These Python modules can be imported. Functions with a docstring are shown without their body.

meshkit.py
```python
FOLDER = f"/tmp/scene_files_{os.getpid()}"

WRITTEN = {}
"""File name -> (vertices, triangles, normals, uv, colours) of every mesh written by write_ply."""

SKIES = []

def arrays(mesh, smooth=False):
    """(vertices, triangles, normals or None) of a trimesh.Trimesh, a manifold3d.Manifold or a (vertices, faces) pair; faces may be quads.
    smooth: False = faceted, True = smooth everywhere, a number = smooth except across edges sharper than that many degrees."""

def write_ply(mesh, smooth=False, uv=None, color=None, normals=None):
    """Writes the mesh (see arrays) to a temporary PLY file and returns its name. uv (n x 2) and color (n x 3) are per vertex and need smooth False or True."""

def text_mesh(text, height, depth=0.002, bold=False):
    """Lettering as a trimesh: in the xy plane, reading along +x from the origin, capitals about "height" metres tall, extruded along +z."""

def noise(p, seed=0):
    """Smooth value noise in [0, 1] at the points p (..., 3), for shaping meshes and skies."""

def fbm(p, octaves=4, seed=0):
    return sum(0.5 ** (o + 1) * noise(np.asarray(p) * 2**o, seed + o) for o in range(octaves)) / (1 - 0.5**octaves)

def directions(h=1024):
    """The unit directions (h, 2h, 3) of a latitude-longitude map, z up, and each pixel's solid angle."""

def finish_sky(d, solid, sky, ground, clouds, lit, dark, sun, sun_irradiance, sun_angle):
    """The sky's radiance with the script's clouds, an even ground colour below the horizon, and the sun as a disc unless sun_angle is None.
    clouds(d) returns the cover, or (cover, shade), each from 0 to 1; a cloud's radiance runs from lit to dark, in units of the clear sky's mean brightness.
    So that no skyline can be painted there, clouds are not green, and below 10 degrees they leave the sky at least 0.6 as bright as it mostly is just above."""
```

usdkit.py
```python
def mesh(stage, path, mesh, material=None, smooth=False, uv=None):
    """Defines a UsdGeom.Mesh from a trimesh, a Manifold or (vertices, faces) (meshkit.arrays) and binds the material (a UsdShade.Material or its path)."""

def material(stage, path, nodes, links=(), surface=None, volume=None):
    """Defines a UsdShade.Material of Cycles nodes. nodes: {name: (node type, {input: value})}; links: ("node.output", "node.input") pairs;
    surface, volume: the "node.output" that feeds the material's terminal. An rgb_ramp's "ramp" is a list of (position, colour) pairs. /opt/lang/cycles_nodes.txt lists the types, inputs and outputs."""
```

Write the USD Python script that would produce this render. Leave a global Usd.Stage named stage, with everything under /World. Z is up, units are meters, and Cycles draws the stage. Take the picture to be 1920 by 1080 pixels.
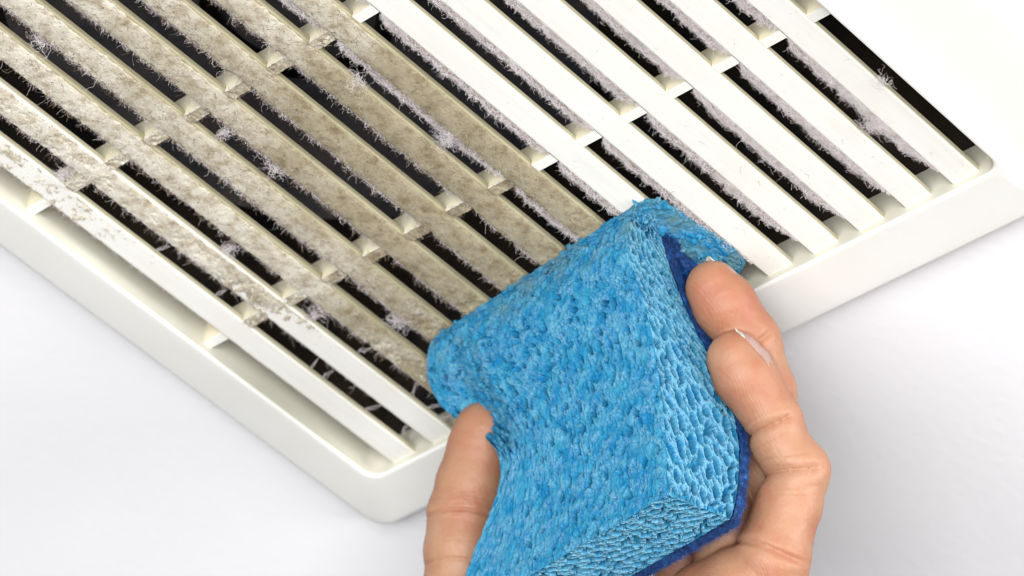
import math, random
import numpy as np, trimesh
import usdkit, meshkit
from pxr import Usd, UsdGeom, UsdLux, UsdShade, Gf, Sdf, Vt
from scipy.spatial import cKDTree
from scipy.spatial.transform import Rotation as Rot
from shapely.geometry import Polygon, box as sbox

stage = Usd.Stage.CreateInMemory()
UsdGeom.SetStageUpAxis(stage, UsdGeom.Tokens.z)
UsdGeom.SetStageMetersPerUnit(stage, 1.0)
UsdGeom.Xform.Define(stage, '/World')
UsdGeom.Scope.Define(stage, '/World/Looks')
rng = np.random.default_rng(7)

# ------------------------------------------------------------------ camera
# The vent's own millimetre frame: X runs along the slats, Y across them, Z is up,
# z = 0 is the underside of the slats. The vent hangs 2.4 m above the floor.
FPX = 7815.877
RM = np.array([[-0.6770445513463734, 0.724791014554902, 0.12762703754559038],
               [-0.5446542502596249, -0.37684474001721285, -0.7492261271441919],
               [-0.494936787040844, -0.576772075556571, 0.6499011845595077]])   # rows: right, down, forward
TV = np.array([86.28021378856361, -75.69573500628516, 1191.155847651588])
CAM = -RM.T @ TV
BASE = np.array([0.0, 0.0, 2.4])
def W(p): return np.asarray(p, float) * 0.001 + BASE          # vent mm -> world m
def px2cam(x, y, d): return np.array([(x - 960) / FPX * d, (y - 540) / FPX * d, d])
def cam2mm(p): return (np.atleast_2d(p) - TV) @ RM             # camera mm -> vent mm
def on_plane(x, y, z=0.0):
    d = RM.T @ np.array([(x - 960) / FPX, (y - 540) / FPX, 1.0])
    return CAM + (z - CAM[2]) / d[2] * d

cam = UsdGeom.Camera.Define(stage, '/World/camera')
m = np.eye(4); m[0, :3] = RM[0]; m[1, :3] = -RM[1]; m[2, :3] = -RM[2]; m[3, :3] = W(CAM)
cam.AddTransformOp().Set(Gf.Matrix4d(m.tolist()))
cam.CreateHorizontalApertureAttr(36.0); cam.CreateVerticalApertureAttr(20.25)
cam.CreateFocalLengthAttr(36.0 * FPX / 1920)
cam.CreateClippingRangeAttr(Gf.Vec2f(0.05, 50))
cam.CreateFStopAttr(18.0); cam.CreateFocusDistanceAttr(1.205)
cam.CreateExposureAttr(0.13)

# ------------------------------------------------------------------ lamps (soft boxes left and right of the camera, plus two added fills)
def rect_lamp(name, c, target, w, h, power, colour):
    l = UsdLux.RectLight.Define(stage, '/World/' + name)
    p = W(cam2mm(np.array(c))[0]); tgt = W(cam2mm(np.array(target))[0])
    z = p - tgt; z /= np.linalg.norm(z)
    x = np.cross([0, 0, 1.0], z); x /= np.linalg.norm(x); y = np.cross(z, x)
    mm = np.eye(4); mm[0, :3] = x; mm[1, :3] = y; mm[2, :3] = z; mm[3, :3] = p
    l.AddTransformOp().Set(Gf.Matrix4d(mm.tolist()))
    l.CreateWidthAttr(w); l.CreateHeightAttr(h); l.CreateIntensityAttr(power); l.CreateColorAttr(Gf.Vec3f(*colour))
    return l
rect_lamp('softbox_lamp', (5000, -350, -1500), (60, 0, 1240), 2.2, 2.2, 19.0, (1.0, 0.99, 0.98))
rect_lamp('softbox_lamp_001', (-3800, 150, -2900), (-120, 0, 1270), 3.4, 3.4, 4.3, (0.99, 0.99, 1.0))
rect_lamp('softbox_lamp_002', (-200, -500, -3800), (0, 0, 1250), 4.2, 3.4, 8.7, (1.0, 0.995, 0.98))  # unseen fill from behind the camera, added to brighten everything evenly
rect_lamp('softbox_lamp_003', (1700, -900, -800), (0, 0, 1250), 1.2, 1.2, 0.8, (1.0, 0.96, 0.88))  # unseen warm fill, added to lift the slat sides and the recess

# ------------------------------------------------------------------ helpers
def mat(name, nodes, links=(), surface='p.BSDF'):
    return usdkit.material(stage, '/World/Looks/' + name, nodes, links, surface=surface)
_used = {}
def numbered(parent, name):
    k = parent + '/' + name; n = _used.get(k, 0); _used[k] = n + 1
    return k if n == 0 else f'{k}_{n:03d}'
def tag(prim, label=None, cat=None, group=None, kind=None):
    for k, v in (('label', label), ('category', cat), ('group', group), ('kind', kind)):
        if v: prim.SetCustomDataByKey(k, v)
    return prim
LOC = {}
def thing(name, label, cat, base=(0, 0, 0), **kw):
    path = numbered('/World', name)
    x = UsdGeom.Xform.Define(stage, path)
    x.AddTranslateOp().Set(Gf.Vec3d(*[float(v) for v in W(base)]))
    LOC[path] = W(base)
    return tag(x.GetPrim(), label, cat, **kw)
def origin(path):
    while path and path not in LOC: path = path.rsplit('/', 1)[0]
    return LOC.get(path, np.zeros(3))
def obj(name, mesh, material, parent=None, smooth=False, mm=True):
    v, f, n = meshkit.arrays(mesh, smooth)
    pp = str(parent.GetPath()) if parent is not None else '/World'
    path = numbered(pp, name)
    g = UsdGeom.Mesh.Define(stage, path)
    pts = (W(v) if mm else v) - origin(pp)
    g.CreatePointsAttr(Vt.Vec3fArray.FromNumpy(pts.astype(np.float32)))
    g.CreateFaceVertexCountsAttr(Vt.IntArray.FromNumpy(np.full(len(f), 3, np.int32)))
    g.CreateFaceVertexIndicesAttr(Vt.IntArray.FromNumpy(f.astype(np.int32).ravel()))
    g.CreateSubdivisionSchemeAttr('none')
    if n is not None:
        g.CreateNormalsAttr(Vt.Vec3fArray.FromNumpy(n.astype(np.float32))); g.SetNormalsInterpolation('vertex')
    UsdShade.MaterialBindingAPI.Apply(g.GetPrim()).Bind(material)
    return g.GetPrim()
def fibres(name, P, width, material, parent=None):
    """P (n, k, 3) in vent mm; width in mm, tapered to the tip."""
    n, k = P.shape[:2]
    pp = str(parent.GetPath()) if parent is not None else '/World'
    path = numbered(pp, name)
    c = UsdGeom.BasisCurves.Define(stage, path)
    c.CreateTypeAttr('linear')
    c.CreatePointsAttr(Vt.Vec3fArray.FromNumpy((W(P.reshape(-1, 3)) - origin(pp)).astype(np.float32)))
    c.CreateCurveVertexCountsAttr(Vt.IntArray.FromNumpy(np.full(n, k, np.int32)))
    w = (np.broadcast_to(np.asarray(width).reshape(-1, 1), (n, 1)) * np.linspace(1, 0.55, k)[None]) * 0.001
    c.CreateWidthsAttr(Vt.FloatArray.FromNumpy(w.astype(np.float32).ravel())); c.SetWidthsInterpolation('vertex')
    UsdShade.MaterialBindingAPI.Apply(c.GetPrim()).Bind(material)
    return c.GetPrim()
def curl(roots, dirs, length, k=5, wild=0.5, rg=rng):
    """Random-walk fibres from roots along dirs."""
    n = len(roots); P = np.zeros((n, k, 3)); P[:, 0] = roots
    d = dirs / np.linalg.norm(dirs, axis=1, keepdims=True)
    for i in range(1, k):
        d = d + rg.normal(0, wild, (n, 3)); d /= np.linalg.norm(d, axis=1, keepdims=True)
        P[:, i] = P[:, i - 1] + d * (np.asarray(length).reshape(-1, 1) / (k - 1))
    return P
def fbm(p, o=4, s=0): return meshkit.fbm(np.asarray(p, float), o, s)
def grid_faces(a, b):
    i = np.arange(a * b).reshape(a, b)
    return np.stack([i[:-1, :-1], i[1:, :-1], i[1:, 1:], i[:-1, 1:]], -1).reshape(-1, 4)
def extrude_x(poly, x0, x1):
    """Polygon in (Y, Z) extruded along X."""
    e = trimesh.creation.extrude_polygon(poly, x1 - x0, engine='earcut')
    v = e.vertices; return trimesh.Trimesh(np.c_[x0 + v[:, 2], v[:, 0], v[:, 1]], e.faces, process=False)
def bx(x0, x1, y0, y1, z0, z1):
    b = trimesh.creation.box((x1 - x0, y1 - y0, z1 - z0)); b.apply_translation(((x0 + x1) / 2, (y0 + y1) / 2, (z0 + z1) / 2)); return b

# ------------------------------------------------------------------ materials
POS = {'g': ('geometry', {})}
def plastic(name, col, warm):
    return mat(name, {**POS,
        'n': ('noise_texture', {'scale': 45.0, 'detail': 3.0}),
        'n2': ('noise_texture', {'scale': 900.0, 'detail': 2.0}),
        'r': ('rgb_ramp', {'ramp': [(0.3, col), (0.75, warm)]}),
        'b': ('bump', {'strength': 0.12, 'distance': 0.0002}),
        'p': ('principled_bsdf', {'roughness': 0.42, 'specular_ior_level': 0.35, 'subsurface_weight': 0.12, 'subsurface_scale': 0.002, 'subsurface_radius': (1, 0.9, 0.6)})},
        [('g.position', 'n.vector'), ('g.position', 'n2.vector'), ('n.fac', 'r.fac'), ('r.color', 'p.base_color'), ('n2.fac', 'b.height'), ('b.normal', 'p.normal')])
M_plastic = plastic('vent_plastic', (0.80, 0.80, 0.775), (0.775, 0.77, 0.735))
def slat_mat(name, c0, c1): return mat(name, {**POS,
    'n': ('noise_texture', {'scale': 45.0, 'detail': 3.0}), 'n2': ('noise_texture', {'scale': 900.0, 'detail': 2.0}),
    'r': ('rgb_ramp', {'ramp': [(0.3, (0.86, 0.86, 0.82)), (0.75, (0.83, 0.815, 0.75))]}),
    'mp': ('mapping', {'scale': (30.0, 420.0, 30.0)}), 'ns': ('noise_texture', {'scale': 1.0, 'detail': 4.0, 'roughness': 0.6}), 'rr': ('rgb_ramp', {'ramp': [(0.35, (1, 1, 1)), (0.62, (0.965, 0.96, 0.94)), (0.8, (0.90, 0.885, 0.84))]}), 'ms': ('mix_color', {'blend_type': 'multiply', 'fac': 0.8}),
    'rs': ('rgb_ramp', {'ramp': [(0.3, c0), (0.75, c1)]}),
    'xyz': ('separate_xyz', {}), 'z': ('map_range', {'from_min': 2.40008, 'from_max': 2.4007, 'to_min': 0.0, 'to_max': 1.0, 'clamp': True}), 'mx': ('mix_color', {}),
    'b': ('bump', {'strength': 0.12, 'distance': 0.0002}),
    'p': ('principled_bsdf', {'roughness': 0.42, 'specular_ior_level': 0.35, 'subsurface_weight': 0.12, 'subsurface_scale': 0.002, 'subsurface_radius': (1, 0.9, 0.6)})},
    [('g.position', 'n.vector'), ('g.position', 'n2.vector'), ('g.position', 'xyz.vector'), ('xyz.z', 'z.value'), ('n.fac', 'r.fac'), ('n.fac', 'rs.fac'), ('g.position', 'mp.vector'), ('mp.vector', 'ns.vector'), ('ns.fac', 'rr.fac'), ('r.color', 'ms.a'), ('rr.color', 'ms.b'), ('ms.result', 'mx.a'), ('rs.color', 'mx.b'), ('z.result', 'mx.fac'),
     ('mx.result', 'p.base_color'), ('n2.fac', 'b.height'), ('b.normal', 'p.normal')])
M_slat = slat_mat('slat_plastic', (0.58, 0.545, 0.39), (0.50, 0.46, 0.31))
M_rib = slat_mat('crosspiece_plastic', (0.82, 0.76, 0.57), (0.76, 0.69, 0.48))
M_slat_dirty = plastic('grimy_plastic', (0.40, 0.36, 0.235), (0.32, 0.285, 0.175))
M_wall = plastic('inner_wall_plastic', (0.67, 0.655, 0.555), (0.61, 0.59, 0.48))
M_ceiling = mat('ceiling_paint', {**POS,
    'n': ('noise_texture', {'scale': 420.0, 'detail': 4.0, 'roughness': 0.6}),
    'v': ('voronoi_texture', {'scale': 260.0, 'feature': 'smooth_f1'}),
    'a': ('math', {'math_type': 'add'}),
    'n2': ('noise_texture', {'scale': 14.0, 'detail': 3.0}),
    'r': ('rgb_ramp', {'ramp': [(0.3, (0.79, 0.787, 0.82)), (0.7, (0.815, 0.812, 0.84))]}),
    'b': ('bump', {'strength': 0.08, 'distance': 0.0006}),
    'p': ('principled_bsdf', {'roughness': 0.8, 'specular_ior_level': 0.2})},
    [('g.position', 'n.vector'), ('g.position', 'v.vector'), ('g.position', 'n2.vector'), ('n.fac', 'a.value1'), ('v.distance', 'a.value2'),
     ('a.value', 'b.height'), ('n2.fac', 'r.fac'), ('r.color', 'p.base_color'), ('b.normal', 'p.normal')])
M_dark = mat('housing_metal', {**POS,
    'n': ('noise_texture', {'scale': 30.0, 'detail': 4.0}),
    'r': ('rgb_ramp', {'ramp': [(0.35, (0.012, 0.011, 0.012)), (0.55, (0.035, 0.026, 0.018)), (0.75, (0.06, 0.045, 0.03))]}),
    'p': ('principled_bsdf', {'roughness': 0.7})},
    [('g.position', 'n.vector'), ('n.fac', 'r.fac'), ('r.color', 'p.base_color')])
M_motor = mat('fan_metal', {**POS,
    'n': ('noise_texture', {'scale': 60.0, 'detail': 4.0}),
    'r': ('rgb_ramp', {'ramp': [(0.3, (0.05, 0.05, 0.065)), (0.7, (0.11, 0.10, 0.11))]}),
    'p': ('principled_bsdf', {'roughness': 0.45, 'metallic': 0.5})},
    [('g.position', 'n.vector'), ('n.fac', 'r.fac'), ('r.color', 'p.base_color')])
def felt(name, cols, speck, soil_shade):
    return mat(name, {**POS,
        'n4': ('noise_texture', {'scale': 24.0, 'detail': 4.0, 'roughness': 0.6}), 'r4': ('rgb_ramp', {'ramp': [(0.42, (0, 0, 0)), (0.72, (0.95, 0.95, 0.95))]}), 'm4': ('mix_color', {'blend_type': 'multiply', 'b': soil_shade}), 'dc': ('vector_math', {'math_type': 'distance', 'vector2': (0.005, -0.125, 2.4)}), 'dm': ('map_range', {'from_min': 0.025, 'from_max': 0.115, 'to_min': 0.30, 'to_max': -0.05, 'clamp': True}), 'da': ('math', {'math_type': 'add'}),  # patchy dirt; the distance term paints shade beside the sponge into it
        'n': ('noise_texture', {'scale': 190.0, 'detail': 5.0, 'roughness': 0.65}),
        'r': ('rgb_ramp', {'ramp': cols}),
        'n2': ('noise_texture', {'scale': 800.0, 'detail': 4.0, 'roughness': 0.7, 'distortion': 1.5}),
        'r2': ('rgb_ramp', {'ramp': [(0.0, (0, 0, 0)), (0.58, (0, 0, 0)), (0.67, (1, 1, 1))]}),
        'mx': ('mix_color', {'b': speck}),
        'n3': ('noise_texture', {'scale': 1500.0, 'detail': 3.0, 'distortion': 2.0}),
        'b': ('bump', {'strength': 0.7, 'distance': 0.0004}),
        'p': ('principled_bsdf', {'roughness': 0.95, 'specular_ior_level': 0.1, 'sheen_weight': 0.2})},
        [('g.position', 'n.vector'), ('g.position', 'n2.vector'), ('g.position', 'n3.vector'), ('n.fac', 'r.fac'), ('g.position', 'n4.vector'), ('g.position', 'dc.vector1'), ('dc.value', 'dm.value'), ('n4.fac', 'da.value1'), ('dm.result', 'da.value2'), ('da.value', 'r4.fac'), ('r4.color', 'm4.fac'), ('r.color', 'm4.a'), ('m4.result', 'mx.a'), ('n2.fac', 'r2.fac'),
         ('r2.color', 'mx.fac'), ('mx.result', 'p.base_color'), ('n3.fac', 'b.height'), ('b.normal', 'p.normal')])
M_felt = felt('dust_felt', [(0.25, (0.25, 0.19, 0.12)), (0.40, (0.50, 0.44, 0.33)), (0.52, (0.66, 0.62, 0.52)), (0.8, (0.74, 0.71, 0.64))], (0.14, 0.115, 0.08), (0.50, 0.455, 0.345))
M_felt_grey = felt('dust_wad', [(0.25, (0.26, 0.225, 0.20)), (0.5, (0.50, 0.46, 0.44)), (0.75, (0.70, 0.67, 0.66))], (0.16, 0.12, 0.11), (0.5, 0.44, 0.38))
M_fibre = mat('lint_fibre', {'h': ('hair_info', {}), 'r': ('rgb_ramp', {'ramp': [(0, (0.36, 0.30, 0.27)), (0.4, (0.62, 0.57, 0.57)), (1, (0.80, 0.77, 0.80))]}),
    'oi': ('object_info', {}), 'g': ('geometry', {}), 'n': ('noise_texture', {'scale': 260.0, 'detail': 3.0}),
    'p': ('principled_bsdf', {'roughness': 0.9, 'specular_ior_level': 0.15})},
    [('g.position', 'n.vector'), ('n.fac', 'r.fac'), ('r.color', 'p.base_color')])
M_fibre_dark = mat('dirt_fibre', {**POS, 'n': ('noise_texture', {'scale': 300.0, 'detail': 3.0}),
    'r': ('rgb_ramp', {'ramp': [(0.3, (0.10, 0.07, 0.05)), (0.5, (0.30, 0.23, 0.16)), (0.7, (0.55, 0.49, 0.40))]}),
    'p': ('principled_bsdf', {'roughness': 0.9, 'specular_ior_level': 0.15})},
    [('g.position', 'n.vector'), ('n.fac', 'r.fac'), ('r.color', 'p.base_color')])
def foam_mat(name, lo, hi, a, b, fray_shading):     # pale torn cell walls, plus pore shading painted into the colour by depth
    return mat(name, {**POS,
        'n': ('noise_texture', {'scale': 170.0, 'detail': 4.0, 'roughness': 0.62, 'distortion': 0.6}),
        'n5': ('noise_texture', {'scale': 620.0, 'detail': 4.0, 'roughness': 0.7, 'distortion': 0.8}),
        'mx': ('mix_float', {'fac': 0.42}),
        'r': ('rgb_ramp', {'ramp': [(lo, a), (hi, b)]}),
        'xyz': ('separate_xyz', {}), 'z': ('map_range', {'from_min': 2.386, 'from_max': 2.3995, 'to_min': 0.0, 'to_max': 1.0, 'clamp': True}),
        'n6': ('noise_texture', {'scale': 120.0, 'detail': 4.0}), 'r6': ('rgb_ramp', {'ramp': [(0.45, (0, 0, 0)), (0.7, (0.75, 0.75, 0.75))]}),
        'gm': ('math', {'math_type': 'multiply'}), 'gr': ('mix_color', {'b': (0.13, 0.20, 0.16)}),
        'fr': ('attribute', {'attribute': 'frayed_shading'}), 'fa': ('math', {'math_type': 'multiply', 'value2': fray_shading}), 'fc': ('mix_color', {'b': (0.27, 0.48, 0.59)}),
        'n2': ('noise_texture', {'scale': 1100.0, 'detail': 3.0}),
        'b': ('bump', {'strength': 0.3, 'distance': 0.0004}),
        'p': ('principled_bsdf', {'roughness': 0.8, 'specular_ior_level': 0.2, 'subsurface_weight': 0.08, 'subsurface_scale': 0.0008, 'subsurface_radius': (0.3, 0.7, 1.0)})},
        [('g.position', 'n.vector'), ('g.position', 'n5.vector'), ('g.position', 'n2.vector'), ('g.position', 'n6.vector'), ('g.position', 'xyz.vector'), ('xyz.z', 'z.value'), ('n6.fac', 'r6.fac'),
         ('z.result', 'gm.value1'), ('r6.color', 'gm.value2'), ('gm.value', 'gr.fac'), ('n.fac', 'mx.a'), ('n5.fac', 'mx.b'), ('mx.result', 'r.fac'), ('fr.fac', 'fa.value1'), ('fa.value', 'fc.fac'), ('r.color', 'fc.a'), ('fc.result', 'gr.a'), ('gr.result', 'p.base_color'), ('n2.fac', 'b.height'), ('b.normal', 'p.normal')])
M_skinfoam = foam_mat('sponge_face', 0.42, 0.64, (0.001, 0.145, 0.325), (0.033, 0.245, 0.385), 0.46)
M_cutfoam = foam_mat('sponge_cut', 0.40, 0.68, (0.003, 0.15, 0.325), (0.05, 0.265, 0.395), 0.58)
M_pad = mat('scouring_pad', {**POS, 'n': ('noise_texture', {'scale': 500.0, 'detail': 3.0}),
    'r': ('rgb_ramp', {'ramp': [(0.3, (0.002, 0.016, 0.08)), (0.55, (0.003, 0.048, 0.20)), (0.75, (0.015, 0.12, 0.36))]}),
    'p': ('principled_bsdf', {'roughness': 0.5, 'specular_ior_level': 0.5})},
    [('g.position', 'n.vector'), ('n.fac', 'r.fac'), ('r.color', 'p.base_color')])
M_skin = mat('skin', {**POS,
    'n': ('noise_texture', {'scale': 60.0, 'detail': 5.0, 'roughness': 0.62}),
    'r': ('rgb_ramp', {'ramp': [(0.34, (0.325, 0.13, 0.078)), (0.46, (0.345, 0.168, 0.097)), (0.58, (0.36, 0.198, 0.118)), (0.75, (0.385, 0.23, 0.15))]}),
    'fl': ('attribute', {'attribute': 'flush'}), 'fm': ('math', {'math_type': 'multiply', 'value2': 0.6}), 'fx': ('mix_color', {'b': (0.31, 0.085, 0.045)}),
    'mp': ('mapping', {'rotation': (0.5, 0.6, 0.35)}),
    'w': ('wave_texture', {'bands_direction': 'z', 'scale': 430.0, 'distortion': 5.0, 'detail': 1.0, 'detail_scale': 0.35}),
    'n2': ('noise_texture', {'scale': 700.0, 'detail': 3.0}),
    'a': ('math', {'math_type': 'multiply_add', 'value2': 0.35}),
    'b': ('bump', {'strength': 0.35, 'distance': 0.00025}),
    'p': ('principled_bsdf', {'roughness': 0.48, 'specular_ior_level': 0.4, 'subsurface_weight': 0.25, 'subsurface_scale': 0.0025, 'subsurface_radius': (1.0, 0.38, 0.22)})},
    [('g.position', 'n.vector'), ('g.position', 'mp.vector'), ('mp.vector', 'w.vector'), ('g.position', 'n2.vector'), ('n.fac', 'r.fac'), ('fl.fac', 'fm.value1'), ('fm.value', 'fx.fac'), ('r.color', 'fx.a'), ('fx.result', 'p.base_color'),
     ('w.fac', 'a.value1'), ('n2.fac', 'a.value3'), ('a.value', 'b.height'), ('b.normal', 'p.normal')])
M_nail = mat('nail', {**POS, 'n': ('noise_texture', {'scale': 120.0}), 'r': ('rgb_ramp', {'ramp': [(0.3, (0.44, 0.235, 0.19)), (0.7, (0.48, 0.275, 0.23))]}),
    'p': ('principled_bsdf', {'roughness': 0.25, 'subsurface_weight': 0.3, 'subsurface_scale': 0.002})},
    [('g.position', 'n.vector'), ('n.fac', 'r.fac'), ('r.color', 'p.base_color')])

# ------------------------------------------------------------------ ceiling
PITCH, SW = 18.0, 10.1            # slat pitch and slat width
X0, X1, Y0, Y1 = -76.0, 230.5, -252.5, 8.0     # inner opening
RIBS = (0.0, 77.25, 154.5)        # lower-right edges of the crosspieces
hole = sbox(X0 - 4, Y0 - 4, X1 + 4, Y1 + 4)
slab = sbox(-1600, -1700, 1700, 1500).difference(hole)
e = trimesh.creation.extrude_polygon(slab, 25.0, engine='earcut'); e.apply_translation((0, 0, 4.1))
tag(obj('ceiling', e, M_ceiling), kind='structure')

# ------------------------------------------------------------------ vent cover
vent = thing('vent_cover', 'white plastic ceiling vent cover with dusty slats, half of them wiped clean', 'vent', (77, -122, 4.1))
def ring(sides, r, n=10):
    """Closed ring; sides = ((x-, z), (x+, z), (y-, z), (y+, z)); corners rounded by r."""
    (xa, za), (xb, zb), (ya, zc), (yb, zd) = sides
    out = []
    for cx, cy, a0, z0, z1 in ((xb - r, yb - r, 0, zb, zd), (xa + r, yb - r, 90, zd, za), (xa + r, ya + r, 180, za, zc), (xb - r, ya + r, 270, zc, zb)):
        for i in range(n + 1):
            a = math.radians(a0 + 90 * i / n); tt = i / n; tt = tt * tt * (3 - 2 * tt)
            out.append((cx + r * math.cos(a), cy + r * math.sin(a), z0 * (1 - tt) + z1 * tt))
    return np.array(out)
def loft(rings):
    n = len(rings[0]); v = np.vstack(rings); f = []
    for k in range(len(rings) - 1):
        for i in range(n):
            j = (i + 1) % n; f.append((k * n + i, k * n + j, (k + 1) * n + j, (k + 1) * n + i))
    return v, np.array(f)
up = [(0, 12), (0, -2.2), (0.15, -2.65), (0.5, -2.92), (0.9, -3.0), (2.3, -3.0), (2.8, -2.8), (3.2, -2.2), (3.8, -1.3), (4.6, -0.65), (5.8, -0.2), (7.2, 0), (36.2, 0), (36.9, 0.15), (37.3, 0.5), (37.5, 1.0), (37.5, 4.08)]
dn = [(0, 12), (0, -2.2), (0.15, -2.65), (0.5, -2.92), (0.9, -3.0), (1.6, -2.99), (2.4, -2.95), (4, -2.82), (6, -2.62), (9, -2.3), (12, -1.97), (15, -1.62), (17.7, -1.3), (18.3, -1.1), (18.8, -0.7), (19.0, -0.1), (19.0, 4.08)]
de = [(0, 12), (0, -2.2), (0.15, -2.65), (0.5, -2.92), (0.9, -3.0), (1.6, -2.99), (2.4, -2.96), (4, -2.88), (7, -2.74), (11, -2.56), (15, -2.4), (19, -2.25), (20.6, -2.17), (21.3, -1.95), (21.8, -1.5), (22.0, -0.8), (22.0, 4.08)]
rings = []
for k, ((u, zu), (d, zd), (w, zw)) in enumerate(zip(up, dn, de)):
    r = 5.0 + min(u, d) * (0.5 if k < 6 else 0.12)
    rings.append(ring(((X0 - w, zw), (X1 + u, zu), (Y0 - d, zd), (Y1 + u, zu)), r))
v, f = loft(rings[1:])
obj('frame', (v, f[:, ::-1]), M_plastic, vent, smooth=50)
v, f = loft(rings[:2])
obj('inner_wall', (v, f[:, ::-1]), M_wall, vent, smooth=50)
def slat_poly(y1):
    y0 = y1 - SW; r = 0.75; q = [math.radians(a) for a in (0, 18, 36, 54, 72, 90)]
    lo = [(y0 + r - r * math.sin(a), r - r * math.cos(a)) for a in q]            # bottom left corner, going up
    hi = [(y1 - r + r * math.sin(a), r - r * math.cos(a)) for a in q]
    return Polygon(hi + [(y1 - 0.1, 2.2), (y0 + 0.1, 2.2)] + lo[::-1])
for k in range(14):
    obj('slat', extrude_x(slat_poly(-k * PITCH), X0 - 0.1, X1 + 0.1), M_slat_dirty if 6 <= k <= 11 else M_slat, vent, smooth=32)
for xr in RIBS:                    # comb: a plate above the slats with teeth down between them
    pts = [(Y1 + 0.05, 9.5), (Y1 + 0.05, 0.06)]
    for k in range(14):
        y = -k * PITCH
        pts += [(y + 0.02, 0.06), (y + 0.02, 2.25), (y - SW - 0.02, 2.25), (y - SW - 0.02, 0.06)]
    pts += [(Y0 - 0.05, 0.06), (Y0 - 0.05, 9.5)]
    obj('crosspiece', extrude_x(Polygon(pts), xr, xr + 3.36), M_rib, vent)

# ------------------------------------------------------------------ fan housing seen through the slots
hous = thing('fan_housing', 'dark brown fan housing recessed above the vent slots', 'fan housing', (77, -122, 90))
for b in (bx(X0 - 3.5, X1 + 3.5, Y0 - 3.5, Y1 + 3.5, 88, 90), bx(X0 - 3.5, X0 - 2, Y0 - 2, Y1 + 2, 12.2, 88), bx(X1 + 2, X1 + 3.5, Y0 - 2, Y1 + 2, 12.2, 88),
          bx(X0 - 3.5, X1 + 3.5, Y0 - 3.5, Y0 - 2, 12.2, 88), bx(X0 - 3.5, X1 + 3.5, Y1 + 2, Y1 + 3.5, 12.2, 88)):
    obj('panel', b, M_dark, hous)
prof = np.array([(30, 0), (92, 0), (92, 3), (70, 8), (64, 26), (62, 26), (68, 7), (88, 2), (30, 2)])
rev = trimesh.creation.revolve(np.vstack([prof, prof[:1]]), sections=64); rev.apply_translation((70, -150, 34)); obj('scroll_ring', rev, M_motor, hous, smooth=40)
rev = trimesh.creation.revolve(np.array([(0, 0), (24, 0), (27, 3), (27, 40), (0, 40)]), sections=48); rev.apply_translation((70, -150, 38)); obj('motor', rev, M_motor, hous, smooth=40)
for i in range(30):
    a = i / 30 * 2 * math.pi
    b = trimesh.creation.box((14, 0.8, 24)); b.apply_transform(trimesh.transformations.rotation_matrix(0.6, (0, 0, 1))); b.apply_translation((50, 0, 12)); b.apply_transform(trimesh.transformations.rotation_matrix(a, (0, 0, 1))); b.apply_translation((70, -150, 40))
    obj('blade', b, M_motor, hous)

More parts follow.
